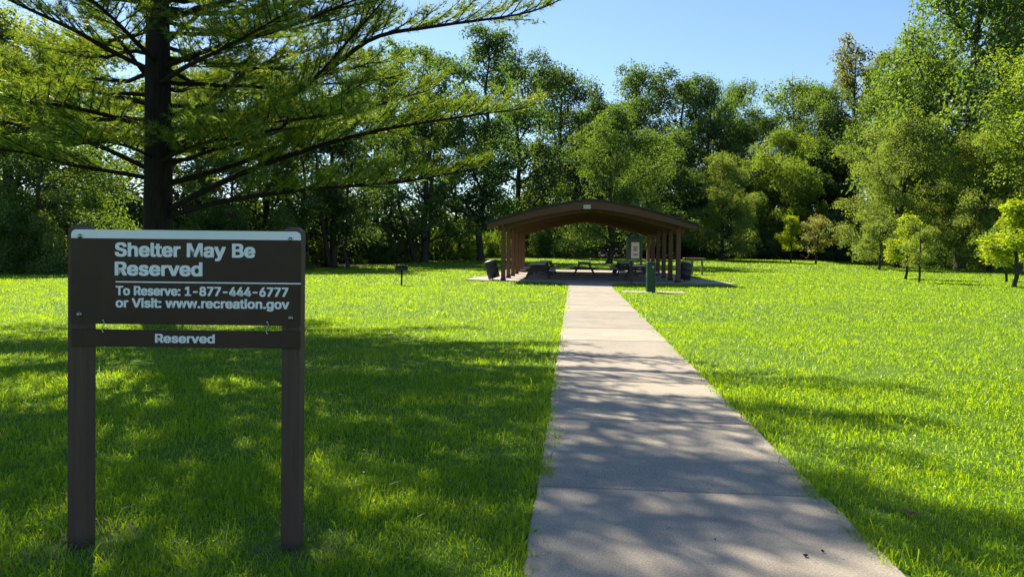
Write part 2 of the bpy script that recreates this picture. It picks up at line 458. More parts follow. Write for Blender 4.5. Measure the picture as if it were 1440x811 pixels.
# ------------------------------------------------------------------ picnic shelter
shelter = empty('picnic_shelter', (SC, 42, 0), 0, 'open brown timber picnic shelter with low arched roof at end of path', 'shelter')
def roof_z(u): return 2.76 + 1.12 * (1 - np.abs(u) ** 1.44)
HW = 4.85
frames = [-7.0 + 2.78 * i for i in range(6)]
uu = np.linspace(-1, 1, 41)
def arch(lo, hi, x=HW):
    top = [(u * x, float(roof_z(u)) - hi) for u in uu]
    bot = [(u * x, float(roof_z(u)) - lo(u)) for u in uu[::-1]]
    return top + bot
def strip(lo, hi, y0, y1, x=HW):
    """curved band: quads so that the concave outline fills properly"""
    m = MB(); n = len(uu)
    V = []
    for y in (y0, y1):
        V += [(u * x, y, float(roof_z(u)) - hi(u)) for u in uu] + [(u * x, y, float(roof_z(u)) - lo(u)) for u in uu]
    Q = []
    for i in range(n - 1):
        Q += [(i, n + i, n + i + 1, i + 1), (2 * n + i, 2 * n + i + 1, 3 * n + i + 1, 3 * n + i), (i, i + 1, 2 * n + i + 1, 2 * n + i), (n + i, 3 * n + i, 3 * n + i + 1, n + i + 1)]
    Q += [(0, 2 * n, 3 * n, n), (n - 1, 2 * n - 1, 4 * n - 1, 3 * n - 1)]
    return m.add(V, Q)
Y0, Y1 = -8.05, 8.0
roof = strip(lambda u: .055, lambda u: -.05, Y0 - .05, Y1 + .05, HW + .06).build('roof', M['shingle'], shelter)
strip(lambda u: .115, lambda u: .06, Y0 + .09, Y1 - .09, HW - .02).build('roof_deck', M['shelter_deck'], roof)
fas = strip(lambda u: .06 + .36 - .14 * np.abs(u) ** 1.5, lambda u: .058, Y0, Y0 + .08, HW).build('fascia', M['fascia'], roof)
strip(lambda u: .06 + .36 - .14 * np.abs(u) ** 1.5, lambda u: .058, Y1 - .08, Y1, HW).build('fascia', M['fascia'], roof)
pl = MB().box((-.18, Y0 - .018, 3.545), (.34, .03, .19)).build('plaque', M['plaque'], fas)
colme = MB().box((0, 0, 0), (.20, .30, 2.66), bev=.008).me('column')
shoe = MB().box((0, 0, 0), (.24, .34, .10), bev=.008).me('column_shoe')
for i, fy in enumerate(frames):
    strip(lambda u: .12 + .40 - .14 * np.abs(u) ** 2, lambda u: .117, fy - .075, fy + .075, 4.45).build('arch_beam', M['shelter_beam'], shelter)
    for s in (-1, 1):
        c = link('column', colme, M['shelter_wood'], shelter, (s * 4.17, fy, 1.33 + .02))
        link('column_shoe', shoe, M['black_iron'], c, (0, 0, -1.27))
for s in (-1, 1):                              # eave beams
    MB().box((s * 4.17, 0, 2.72), (.12, 15.4, .24)).build('eave_beam', M['shelter_wood'], shelter)
for u in (-.78, -.52, -.26, 0, .26, .52, .78):
    MB().box((u * HW, 0, float(roof_z(u)) - .20), (.09, 15.6, .15)).build('purlin', M['shelter_wood'], shelter)

# ------------------------------------------------------------------ picnic tables
def make_table():
    t = empty('picnic_table', (0, 0, 0))
    for i in range(5): MB().box((-.30 + .15 * i, 0, .765), (.14, 2.1, .04)).build('table_plank', M['table_wood'], t)
    for s in (-1, 1):
        for q in (0, 1): MB().box((s * (.66 + .15 * q), 0, .455), (.14, 2.1, .04)).build('bench_plank', M['table_wood'], t)
    for s in (-1, 1):
        f = MB(); y = s * .72
        f.box((0, y, .715), (.70, .05, .10)); f.box((0, y + .06 * s, .40), (1.62, .05, .10))
        for q in (-1, 1): f.box((q * .42, y + .02, .37), (.10, .05, .84), ry=-q * R(28))
        f.build('leg_frame', M['table_frame'], t)
    return t
tb = make_table()
tables = [(3.15, 36.3, 'picnic table nearest the green drinking fountain, inside the shelter on its right'),
          (3.0, 42.2, 'picnic table in front of the notice board inside the shelter'),
          (.6, 42.0, 'picnic table standing alone in the middle of the shelter floor'),
          (-1.85, 37.6, 'front picnic table of the row along the left columns of the shelter'),
          (-1.85, 41.0, 'second picnic table of the row along the left columns of the shelter'),
          (-1.7, 44.6, 'rearmost picnic table of the row along the left columns of the shelter'),
          (3.1, 46.4, 'picnic table deepest inside the shelter on its right side')]
for i, (x, y, lab) in enumerate(tables):
    o = tb if i == 0 else copy_tree(tb)
    o.location = (x, y, .035 + (.03 if y > 40 else 0)); o.rotation_euler.z = R([0, 2, -1, 1, -2, 1, 0][i])
    tag(o, lab, 'picnic table', 'picnic tables under the shelter')

# utility post, notice board, drums, serving table, fountain, grill
x, y = at(888, 34.2)
up = empty('utility_post', (x, y, .03), 0, 'dark square post standing beside the nearest picnic table in the shelter', 'post')
MB().box((0, 0, .5), (.12, .12, 1.0)).build('shaft', M['table_frame'], up)
MB().box((0, 0, 1.025), (.17, .17, .05)).build('cap', M['black_iron'], up)
MB().box((0, -.075, .78), (.09, .03, .15)).build('outlet_box', M['black_iron'], up)

x, y = at(892, 50.5)
nb = empty('notice_board', (x, y, float(gz(x, y))), R(4), 'dark green notice board with capped roof and pale paper behind the shelter tables', 'notice board')
fr = MB()
for s in (-1, 1): MB().box((s * .48, 0, 1.05), (.12, .14, 2.2)).build('post', M['board_green'], nb)
MB().box((0, 0, 1.52), (.84, .08, 1.30)).build('panel', M['board_green'], nb)
MB().box((.05, -.05, 1.52), (.56, .012, 1.12)).build('notice', M['paper'], nb)
MB().box((.05, -.062, 1.62), (.30, .006, .34)).box((.05, -.062, 1.22), (.34, .006, .16)).build('printed_block', plain('printed_grey', (.30, .33, .32), .8), nb)
MB().box((0, -.03, 2.27), (1.24, .46, .17)).box((0, -.03, 2.40), (1.10, .30, .12)).build('roof_cap', M['board_green'], nb)

def drum(px, Z, tilt, rz, label):
    x, y = at(px, Z)
    d = empty('trash_drum', (x, y, .03), rz, label, 'trash can', 'trash drums beside the shelter')
    H, r = .80, .295
    prof = [(0, r * .93), (.015, r), (.24, r), (.255, r * 1.035), (.27, r), (.52, r), (.535, r * 1.035), (.55, r), (H - .02, r), (H, r * 1.03)]
    m = Matrix.Rotation(tilt, 3, 'Y')
    off = np.array((0, 0, .09))
    pts = [np.array(m @ Vector((0, 0, h))) + off for h, _ in prof]
    MB().tube(pts, [q for _, q in prof], 24).build('drum', M['drum'], d, True)
    top = [np.array(m @ Vector((0, 0, h))) + off for h in (H + .002, H + .05, H + .085, H + .10)]
    MB().tube(top, [r * 1.06, r * 1.04, r * .75, r * .3], 24).build('lid', M['drum_lid'], d, True)
    MB().tube([(math.sin(tilt) * .4, .34, -.05), (math.sin(tilt) * .4, .34, .85)], .03, 10).build('mount_post', M['black_iron'], d, True)
    MB().box((math.sin(tilt) * .45, .31, .55), (.25, .06, .04)).build('bracket', M['black_iron'], d)
    return d
drum(695.5, 35.6, R(-17), 0, 'dark trash drum tilted outward beside the left front column of the shelter')
drum(962.5, 36.0, R(9), 0, 'dark trash drum just right of the right front column of the shelter')

x, y = at(976, 46.5)
st = empty('serving_table', (x, y, float(gz(x, y))), R(5), 'light wooden serving table on two posts behind the right trash drum', 'table')
for i in range(3): MB().box((0, -.22 + .22 * i, 1.06), (1.35, .20, .05)).build('plank', M['serving_wood'], st)
for s in (-1, 1): MB().box((s * .32 + .2, 0, .5), (.12, .12, 1.06)).build('leg', M['serving_wood'], st)
MB().box((.2, 0, 1.00), (.9, .10, .06)).build('crossbar', M['serving_wood'], st)

x, y = at(915.5, 26.9)
pad = MB().box((x + .1, y + .1, -.01), (2.3, .85, .06)).build('fountain_pad', M['pad'])
tag(pad, kind='structure')
df = empty('drinking_fountain', (x, y, .02), YAW, 'green box shaped drinking fountain pedestal on small pad right of path', 'fountain')
MB().box((0, 0, .53), (.31, .31, 1.06), bev=.02).build('pedestal', M['fountain_green'], df)
MB().box((0, 0, 1.085), (.33, .33, .05), bev=.012).build('basin_rim', plain('dark_green_rim', (.02, .06, .035), .4, .4), df)
MB().tube([(-.02, 0, 1.11), (-.02, 0, 1.17), (-.02, -.02, 1.20), (-.02, -.06, 1.20)], .022, 10).build('bubbler', M['steel'], df, True)
c = np.array((.05, -.155, .93)); MB().tube([c, c + (0, -.02, 0)], .038, 16).build('push_button', M['plaque'], df, True)
MB().box((-.165, -.02, .62), (.03, .10, .14)).build('side_spout', M['steel'], df)

x, y = at(565, 30.0)
gr = empty('pedestal_grill', (x, y, 0), R(8), 'black iron pedestal grill on a single post in left lawn', 'grill')
MB().tube([(0, 0, -.2), (0, 0, .62)], .038, 12).build('post', M['black_iron'], gr, True)
b = MB()
b.box((0, 0, .635), (.50, .38, .03)); b.box((0, .185, .73), (.50, .02, .20)); b.box((-.245, 0, .715), (.02, .36, .17)); b.box((.245, 0, .715), (.02, .36, .17)); b.box((0, -.185, .675), (.47, .02, .09))
b.build('firebox', M['black_iron'], gr)
g = MB()
for i in range(11): g.tube([(-.22 + .044 * i, -.20, .80), (-.22 + .044 * i, .18, .80)], .006, 6)
g.tube([(-.24, -.2, .80), (.24, -.2, .80)], .009, 6).tube([(-.24, .15, .80), (.24, .15, .80)], .009, 6)
g.build('cooking_grate', M['black_iron'], gr)
for s in (-1, 1): MB().tube([(s * .15, -.2, .80), (s * .15, -.30, .81)], .012, 8).build('handle', M['black_iron'], gr)

# fallen leaves
def fallen_leaf(px, Z, s, rz, mat, label, h=.02):
    x, y = at(px, Z)
    n = 14; a = np.arange(n) / n * 2 * math.pi
    rr = s * (.72 + .28 * np.cos(a * 5)) * np.where(np.cos(a) > 0, 1, .75)
    V = np.c_[rr * np.cos(a), rr * np.sin(a) * .75, .010 + .018 * np.abs(np.sin(a)) * (s / .05)]
    V2 = V - (0, 0, .0018)
    V = np.vstack([V, V2, [[0, 0, .004]], [[0, 0, .0025]]])
    T = [(2 * n, i, (i + 1) % n) for i in range(n)] + [(2 * n + 1, n + (i + 1) % n, n + i) for i in range(n)]
    Q = [(i, n + i, n + (i + 1) % n, (i + 1) % n) for i in range(n)]
    o = link('fallen_leaf', mesh('fallen_leaf', V, Q, T), mat, None, (x, y, h)); o.rotation_euler = (.1, .15, rz)
    return tag(o, label, 'leaf')
fallen_leaf(1287, 4.20, .050, .6, M['dead_leaf'], 'pinkish brown dead leaf lying in the grass right of the path', .055)
fallen_leaf(1140, 3.66, .020, 2.2, M['dark_leaf'], 'larger dark leaf scrap on the near path slab by its right edge', .03)
fallen_leaf(1163, 3.72, .014, .4, M['dark_leaf'], 'smaller dark leaf scrap on the near path slab by its right edge', .03)
fallen_leaf(1011, 3.86, .008, 1.2, M['dark_leaf'], 'tiny dark leaf speck in the middle of the near path slab', .03)

# ------------------------------------------------------------------ foliage
def unit(v): return v / (np.linalg.norm(v, axis=-1, keepdims=True) + 1e-9)

def leaf_quads(P, N, L, W, rng, fold=.25):
    """one folded rhombic leaf at each point"""
    n = len(P)
    d = unit(np.cross(N, rng.normal(size=(n, 3)))); s = unit(np.cross(N, d))
    L = np.broadcast_to(L, n)[:, None]; W = np.broadcast_to(W, n)[:, None]
    V = np.stack([P - d * L * .5, P + s * W * .5 + N * W * fold, P + d * L * .5 - N * L * .12, P - s * W * .5 + N * W * fold], 1).reshape(-1, 3)
    return V, np.arange(n * 4).reshape(-1, 4)

def bend(a, b, up, n=6, side=0.0, rng=None):
    t = np.linspace(0, 1, n)[:, None]
    mid = (a + b) / 2 + np.array((0, 0, up))
    p = (1 - t) ** 2 * a + 2 * t * (1 - t) * mid + t * t * b
    if rng is not None: p[1:-1] += rng.normal(size=(n - 2, 3)) * side
    return p

def tree_meshes(name, seed, H=10.0, R_=3.2, base=.22, n_clump=90, n_leaf=22000, L=.16, clump=.95, trunk_r=.17, shape='oval', lean=0, twig=True, droop=.35, inner=.35, trunks=1, gap=0.0):
    rng = np.random.default_rng(seed)
    tb_ = MB()
    top = np.array((lean * H, rng.normal() * .03 * H, H * .93))
    n = 9; t = np.linspace(0, 1, n)[:, None]
    spine = np.zeros(3) * (1 - t) + top * t
    spine[1:-1] += rng.normal(size=(n - 2, 3)) * np.array((1, 1, 0)) * H * .008
    rad = trunk_r * (1 - t[:, 0]) ** .8 + .012
    fl_ = np.vstack([spine[0] + (0, 0, -.4), spine[0] + (0, 0, .02), spine[0] * .96 + spine[1] * .04 + (0, 0, .12), spine[1:]])
    fr_ = np.concatenate([[trunk_r * 1.75, trunk_r * 1.5, trunk_r * 1.12], rad[1:]])
    tb_.tube(fl_, fr_, 10)
    for k in range(1, trunks):
        a = rng.uniform(0, 6.28); off = np.array((math.cos(a), math.sin(a), 0)) * trunk_r * 2.2
        e = off * 5 + np.array((0, 0, H * rng.uniform(.6, .8)))
        tb_.tube(bend(off + (0, 0, -.3), e, 0, 7, H * .008, rng), np.linspace(trunk_r * .8, .02, 7), 8)
    # limbs reach unequal distances at golden-angle turns; leaf clumps sit along their outer parts
    def env(h):
        if shape == 'oval': return max(0, 1 - abs((h - .42) / .60) ** 2.2) ** .5
        if shape == 'tall': return max(0, 1 - abs((h - .46) / .57) ** 2.4) ** .7
        if shape == 'cone': return (1 - h) ** .75 * (1 if h > .1 else .55 + 4.5 * h)
        if shape == 'vase': return (.35 + .65 * h ** .7) * max(0, 1 - h ** 8) ** .5
        return max(0, 1 - h ** 2.4) ** .5
    z0 = base * H; C = []; limb_pts = [spine[2:]]
    n_l = max(7, int(n_clump / 5.5)); per = n_clump / n_l
    for i in range(n_l):
        h = (i + rng.uniform(.1, .9)) / n_l; a = i * 2.399 + rng.normal() * .45
        u = rng.uniform(.55, 1.12) if rng.uniform() > gap * .6 else rng.uniform(.3, .6)
        r_ = max(.04 * R_, R_ * env(h) * u * (1 + .18 * math.sin(2 * a + seed)) - clump * .3)
        zt = z0 + h * (H - z0 - clump * .25)
        e = np.array((math.cos(a) * r_, math.sin(a) * r_, zt)); e[:2] += top[:2] * (zt / H) * .9
        tz = np.clip((zt - r_ * rng.uniform(.3, .95)) / H, max(.03, base * .7), .9)
        k = tz * (n - 1); k0 = int(min(k, n - 2)); st_ = spine[k0] + (spine[k0 + 1] - spine[k0]) * (k - k0)
        ln_ = np.linalg.norm(e - st_)
        p = bend(st_, e, -.08 * ln_ * rng.uniform(-.6, 1.4), 8, .02 * R_, rng)
        tb_.tube(p, np.linspace(trunk_r * .40 * (1 - tz) + .018, .012, 8), 6); limb_pts.append(p[2:])
        m_ = max(2, int(round(per * rng.uniform(.7, 1.3) * (.45 + .75 * r_ / R_ + .25 * (h > .8)))))
        for q in range(m_):
            t_ = 1 - (1 - inner) * rng.uniform() ** 1.5 if q else 1.0
            c = np.array([np.interp(t_, np.linspace(0, 1, 8), p[:, ax]) for ax in range(3)])
            C.append(c + rng.normal(size=3) * (.06 + .17 * ln_ * (.4 + .6 * t_)) * np.array((1, 1, .65)) * (1 if q else .2))
    C = np.array(C); C[:, 2] = np.maximum(C[:, 2], z0 * .9 + .02 * H); n_clump = len(C)
    LP = np.vstack(limb_pts)
    if twig:
        for i in range(n_clump):
            e = C[i]; dd = np.linalg.norm(LP - e, axis=1) + (LP[:, 2] > e[2]) * .6
            k = dd.argmin()
            if .25 < dd[k] < R_ * 1.2: tb_.tube(bend(LP[k], e + unit(e - LP[k]) * clump * .4, -.04, 4, .03, rng), np.linspace(.028, .008, 4), 4)
    # leaves: each clump a flattened, ragged cloud, denser on its outside and top
    w = rng.uniform(.30, 1.0, n_clump) * 1.55; cnt = (w / w.sum() * n_leaf).astype(int)
    Pn, Nn, va = [], [], []
    for c, m_, sc in zip(C, cnt, w):
        rc = clump * (.5 + .5 * sc) * rng.uniform(.8, 1.15)
        d = unit(rng.normal(size=(m_, 3)))
        rr = rc * (rng.uniform(size=(m_, 1)) ** .42) * (1 + .25 * np.sin(d[:, :1] * 6 + c[0] * 3) * np.sin(d[:, 1:2] * 5 + c[1] * 3))
        p = c + d * rr * np.array((1.1, 1.1, .72))
        p[:, 2] -= droop * ((p[:, 0] - c[0]) ** 2 + (p[:, 1] - c[1]) ** 2) / rc
        nn = unit(d * .55 + np.array((0, 0, .75)) + rng.normal(size=(m_, 3)) * .55)
        Pn.append(p); Nn.append(nn); va.append(np.clip(rng.normal(.45 + rng.normal() * .13, .2, m_), 0, 1))
    Pn, Nn, va = np.vstack(Pn), np.vstack(Nn), np.concatenate(va)
    ls = L * rng.uniform(.7, 1.3, len(Pn))
    V, Q = leaf_quads(Pn, Nn, ls, ls * .68, rng)
    return tb_.me(name + '_trunk', True), mesh(name + '_crown', V, Q, attrs={'leafvar': np.repeat(va, 4)})

KINDS = {   # built at height 10; scaled to each tree's own height and spread
    'oak': tree_meshes('oak', 1, 10, 3.5, .10, 170, 30000, .125, .70, .17, 'oval', inner=.35, gap=.3),
    'ash': tree_meshes('ash', 2, 10, 2.9, .10, 150, 26000, .12, .62, .15, 'tall', inner=.3, gap=.4),
    'broad': tree_meshes('broad', 3, 10, 3.9, .12, 190, 33000, .125, .72, .18, 'oval', lean=.02, inner=.35, gap=.4),
    'poplar': tree_meshes('poplar', 4, 10, 2.3, .14, 140, 24000, .11, .55, .13, 'tall', lean=-.01, inner=.3, gap=.4),
    'open': tree_meshes('open', 5, 10, 2.6, .40, 90, 11500, .125, .50, .14, 'vase', lean=.02, inner=.4, gap=.5),
    'slim': tree_meshes('slim', 6, 10, 1.7, .24, 70, 8500, .12, .45, .085, 'tall', lean=.015, inner=.3, gap=.5),
    'twin': tree_meshes('twin', 7, 10, 3.1, .18, 130, 21000, .125, .62, .18, 'oval', trunks=3, inner=.35, gap=.4),
    'linden': tree_meshes('linden', 8, 10, 3.6, .08, 260, 56000, .088, .58, .15, 'oval', inner=.35, droop=.5, gap=.15),
    'ivy': tree_meshes('ivy', 14, 10, 2.9, .05, 130, 24000, .12, .66, .14, 'tall', lean=.08, inner=.3, gap=.2),
    'lime': tree_meshes('lime', 9, 4, 1.35, .33, 60, 6000, .105, .36, .055, 'cone', droop=.15, inner=.2),
    'pale': tree_meshes('pale', 10, 4, 1.25, .32, 52, 4600, .10, .38, .055, 'oval', inner=.2),
    'shrub': tree_meshes('shrub', 12, 3, 1.9, .02, 60, 8000, .12, .62, .05, 'bush', twig=False),
    'weed': tree_meshes('weed', 13, 1.2, .9, .02, 26, 2200, .10, .32, .02, 'bush', twig=False),
}
KH = {'lime': 4, 'pale': 4, 'shrub': 3, 'weed': 1.2}
KR = {'oak': 3.2, 'ash': 2.7, 'broad': 3.6, 'poplar': 2.2, 'open': 2.4, 'slim': 1.6, 'twin': 2.9, 'linden': 3.5, 'ivy': 2.9, 'lime': 1.12, 'pale': 1.15, 'shrub': 1.9, 'weed': 1.0}
GREENS = {'dark': (.046, .092, .032), 'mid': (.070, .132, .036), 'blue': (.048, .100, .046), 'bright': (.105, .175, .032), 'olive': (.108, .168, .052),
          'yellow': (.122, .180, .045), 'lime': (.185, .27, .010), 'grey': (.17, .205, .11), 'rust': (.105, .132, .044)}
def plant(kind, px, Z, ytop, hw, green, label, name='tree', cat='tree', group=None, rz=None, bark='bark', leanx=0):
    if name == 'forest_tree': hw = hw * 1.12
    x, y = at(px, Z); z = float(gz(x, y))
    ybase = hor(px) + (EYE - z) * F / Z
    H = (ybase - ytop) * Z / F; rad = hw * Z / F
    t, c = KINDS[kind]
    e = empty(name, (x, y, z), random.uniform(0, 6.28) if rz is None else rz, label, cat, group)
    if leanx: e.rotation_euler.x = leanx
    kh = KH.get(kind, 10)
    e.scale = (rad / KR[kind], rad / KR[kind], H / kh)
    a = link('trunk' if cat == 'tree' else 'stem', t, M[bark], e)
    b = link('crown' if cat == 'tree' else 'foliage', c, M['leaf'], e)
    b['kind'] = 'stuff'
    v = random.uniform(.88, 1.14)
    b.color = (*(q * v for q in GREENS[green]), 1)
    return e

FG = 'trees of the forest edge'
T = [  # kind, column, depth, top, half width, colour, label
 ('broad', 20, 50, 15, 150, 'yellow', 'yellow green tree filling the far left edge above the low bushes'),
 ('ivy', 78, 40, 185, 85, 'mid', 'small leaved tree with leaning dark trunk left of the sign'),
 ('oak', 130, 58, 40, 120, 'bright', 'bright tree behind the pine between its trunk and the left edge'),
 ('ash', 275, 56, 75, 90, 'olive', 'olive tree just right of the pine trunk behind its branches'),
 ('slim', 322, 47, 150, 40, 'mid', 'slim leaning tree behind the middle of the sign top'),
 ('oak', 372, 55, 85, 95, 'mid', 'tree whose dark trunk shows above the right half of the sign'),
 ('slim', 432, 53, 130, 42, 'mid', 'slim tree whose trunk stands just right of the sign'),
 ('twin', 468, 56, 120, 75, 'dark', 'thick dark clump of trunks between the sign and the grill'),
 ('slim', 489, 55, 170, 36, 'dark', 'thin straight tree right beside the dark clump of trunks'),
 ('ash', 530, 74, 60, 75, 'mid', 'bright green tree filling the gap left of the grill'),
 ('twin', 597, 66, 120, 70, 'mid', 'thick twin trunked tree rising behind the pedestal grill'),
 ('open', 606, 80, 60, 55, 'mid', 'tall bare stemmed tree with sparse top behind the twin trunks'),
 ('slim', 640, 76, 190, 40, 'bright', 'small light green tree between the twin trunks and the shelter'),
 ('poplar', 676, 72, 26, 70, 'blue', 'tallest dark blue green tree left of the shelter with flared trunk'),
 ('ash', 728, 96, 62, 68, 'dark', 'tall dark tree behind the left eave of the shelter'),
 ('oak', 785, 108, 88, 72, 'dark', 'tree with tawny top just left of the notch in the treeline'),
 ('broad', 857, 66, 150, 74, 'mid', 'bright crowned tree whose trunk shows through the open shelter'),
 ('oak', 893, 114, 92, 66, 'mid', 'tall tree above the shelter roof right of the treeline notch'),
 ('ash', 955, 116, 94, 62, 'dark', 'tall mid green tree above the right eave of the shelter'),
 ('oak', 1030, 120, 112, 50, 'mid', 'tree crown left of the second dip in the treeline'),
 ('ash', 925, 88, 175, 66, 'dark', 'dark lower tree behind the right columns of the shelter'),
 ('oak', 1014, 82, 214, 45, 'olive', 'smaller round tree with yellowish top right of the shelter'),
 ('broad', 1108, 96, 182, 56, 'bright', 'bright layered tree behind the two small saplings'),
 ('oak', 1120, 120, 108, 74, 'mid', 'broad tree below the bare snag in the treeline'),
 ('ash', 1068, 112, 150, 52, 'mid', 'lower green tree at the second dip in the treeline'),
 ('open', 1192, 120, 68, 56, 'rust', 'airy rust tinged tree standing highest right of the bare snag'),
 ('ash', 1240, 118, 88, 56, 'olive', 'loose tree beside the rust tinged one against the sky'),
 ('broad', 1165, 106, 195, 60, 'dark', 'dark tree in the shadow left of the big small leaved tree'),
 ('linden', 1262, 64, 162, 80, 'olive', 'big dense small leaved tree rising behind the lime green saplings'),
 ('broad', 1350, 68, -150, 128, 'mid', 'tallest tree on the right leaving the top of the picture'),
 ('oak', 1318, 92, 75, 78, 'olive', 'tall olive tree between the big dense tree and the tallest one'),
 ('linden', 1392, 58, 188, 72, 'yellow', 'small leaved yellowing tree behind the rightmost sapling'),
 ('oak', 838, 110, 136, 46, 'dark', 'lower dark tree closing the notch in the treeline above the shelter'),
 ('broad', 988, 113, 108, 52, 'mid', 'full green crown between the right eave tree and the second dip'),
 ('oak', 1158, 112, 116, 56, 'mid', 'full bright crown between the bare snag and the rust tinged tree'),
 ('oak', 1288, 90, 70, 66, 'mid', 'full tree directly above the big dense tree on the right'),
 ('broad', 1405, 84, 45, 76, 'bright', 'broad bright crown above the yellowing tree on the right'),
 ('ash', 1445, 72, -60, 70, 'mid', 'tall tree at the right edge behind the bright leaved one'),
 ('oak', 1475, 56, 40, 95, 'bright', 'bright leaved tree cut by the right edge of the picture'),
]
for k_, px, Z, yt, hw, g_, lab in T:
    plant(k_, px, Z, yt, hw, g_, lab, 'forest_tree', 'tree', FG)

YG = 'young trees planted in the right lawn'
plant('lime', 1112, 78, 301, 21, 'lime', 'left one of the two small saplings side by side, green', 'young_tree', 'tree', YG)
plant('pale', 1147, 77, 302, 28, 'grey', 'right one of the two small saplings, pale grey green', 'young_tree', 'tree', YG)
plant('pale', 1237, 59, 306, 30, 'olive', 'olive young tree with thin trunk before the big dense tree', 'young_tree', 'tree', YG, bark='grey_bark')
plant('lime', 1274, 43.5, 299, 32, 'lime', 'lime yellow sapling standing left in the close pair', 'young_tree', 'tree', YG)
plant('pale', 1293, 37.8, 310, 27, 'yellow', 'duller green sapling standing right in the close pair', 'young_tree', 'tree', YG)
plant('lime', 1427, 33.6, 278, 52, 'lime', 'large lime yellow sapling at the right edge', 'young_tree', 'tree', YG)
plant('pale', 1416, 41, 318, 30, 'bright', 'small sapling half hidden behind the large lime one at the right edge', 'young_tree', 'tree', YG, bark='grey_bark')

# bare snag rising out of the treeline
x, y = at(1118, 96); z = float(gz(x, y))
sn = empty('dead_tree', (x, y, z), 0, 'bare grey dead tree top poking above the treeline', 'tree')
b = MB(); Hs = (352 - 102) * 96 / F + 1.2
b.tube(bend(np.array((0, 0, -.3)), np.array((-.7, 0, Hs)), 0, 9, .12, RNG), np.linspace(.26, .02, 9), 8)
for q, dx, dz in ((.72, 1.4, 2.4), (.8, -1.1, 2.0), (.86, .9, 2.2), (.78, 2.6, 3.6), (.92, -.5, 1.0)):
    s = np.array((-.7 * q, 0, Hs * q)); b.tube(bend(s, s + (dx, RNG.normal() * .5, dz), -.3, 5, .08, RNG), np.linspace(.07, .02, 5), 6)
b.build('trunk', M['grey_bark'], sn, True)

# shrubs along the edge of the wood
SG = 'shrubs along the forest edge'
for px, Z, yt, hw, g_, lab in [
 (12, 39, 268, 46, 'mid', 'leafy shrub at the extreme left edge of the lawn'),
 (64, 38.5, 300, 40, 'olive', 'shrub under the leaning trunk left of the sign'),
 (135, 43, 262, 52, 'mid', 'shrub behind the left sign post'),
 (300, 49, 280, 50, 'bright', 'shrub behind the middle of the sign right of the pine trunk'),
 (400, 51, 290, 42, 'bright', 'sunlit shrub behind the right end of the sign'),
 (452, 58, 325, 26, 'yellow', 'low yellowish shrub left of the dark trunk clump'),
 (530, 64, 318, 34, 'mid', 'shrub between the dark trunk clump and the grill'),
 (570, 66, 335, 22, 'yellow', 'low sunlit shrub right behind the grill'),
 (632, 74, 315, 30, 'bright', 'light shrub right of the twin trunks'),
 (655, 77, 325, 24, 'olive', 'shrub left of the flared trunk beside the shelter'),
 (700, 80, 320, 22, 'bright', 'bright shrub between flared trunk and left columns'),
 (762, 86, 318, 34, 'mid', 'shrub seen through the left part of the shelter'),
 (812, 89, 325, 30, 'olive', 'shrub seen through the middle of the shelter'),
 (905, 90, 318, 36, 'dark', 'dark shrub behind the notice board'),
 (975, 90, 310, 34, 'dark', 'dark shrub right of the shelter columns'),
 (1050, 92, 312, 34, 'dark', 'dark shrub between the smaller round tree and the saplings'),
 (1090, 92, 322, 30, 'dark', 'dark shrub behind the left small sapling'),
 (1178, 90, 300, 40, 'dark', 'dark shrub in the shade right of the pale sapling'),
 (1330, 76, 318, 42, 'mid', 'shrub left of the thick dark trunk on the right'),
 (1372, 80, 300, 46, 'dark', 'shaded shrub right of the thick dark trunk')]:
    plant('shrub', px, Z, yt, hw, g_, lab, 'shrub', 'shrub', SG)
WG = 'low weeds at the foot of the forest edge'
for px, Z, lab in [(30, 38, 'low weeds at the far left end of the lawn edge'), (95, 41, 'low weeds at the lawn edge just left of the left sign post'),
 (350, 51, 'low weeds at the lawn edge behind the sign'), (420, 52, 'low weeds at the lawn edge behind the right sign post'),
 (505, 60, 'low weeds right of the dark trunk clump'), (545, 65, 'low weeds at the wood edge just left of the grill'),
 (582, 68, 'low weeds at the wood edge just right of the grill'), (615, 71, 'low weeds at the right foot of the twin trunks'),
 (648, 76, 'low weeds left of the flared trunk'), (690, 80, 'low weeds right of the flared trunk'),
 (735, 84, 'low weeds seen behind the left columns of the shelter'), (790, 88, 'low weeds seen through the left half of the shelter'),
 (1000, 90, 'low weeds below the smaller round tree'), (1070, 91, 'low weeds left of the small saplings')]:
    h = random.uniform(10, 17)
    plant('weed', px, Z, hor(px) + (EYE - float(gz(*at(px, Z)))) * F / Z - h, random.uniform(13, 20), random.choice(['bright', 'olive', 'mid']), lab, 'weed_clump', 'plant', WG)

# the wood behind: one mass of leaves nobody could take apart
rng = np.random.default_rng(77)
n = 4600
wx = rng.uniform(-62, 62, n); dep = rng.uniform(0, 1, n)
wy = edge_y(wx) + 9 + 5 * sstep(-2, 10, wx) + dep * 20
hmax = (15.5 + 2.5 * np.sin(wx * .21) + 1.5 * np.sin(wx * .53 + 1)) * (.32 + .68 * sstep(-14, 0, wx))
wz = gz(wx, wy) + rng.uniform(.12, 1, n) ** 1.8 * hmax
C = np.stack([wx, wy, wz], -1)
m_ = 34
Pw = (C[:, None] + rng.normal(size=(n, m_, 3)) * np.array((.9, .9, .6))).reshape(-1, 3)
Nw = unit(rng.normal(size=Pw.shape) * .7 + np.array((0, 0, .7)))
ls = .42 * rng.uniform(.6, 1.3, len(Pw))
V, Q = leaf_quads(Pw, Nw, ls, ls * .7, rng)
wo = link('woodland', mesh('woodland', V, Q, attrs={'leafvar': np.repeat(np.clip(rng.normal(.4, .22, len(Pw)), 0, 1), 4)}), M['leaf'])
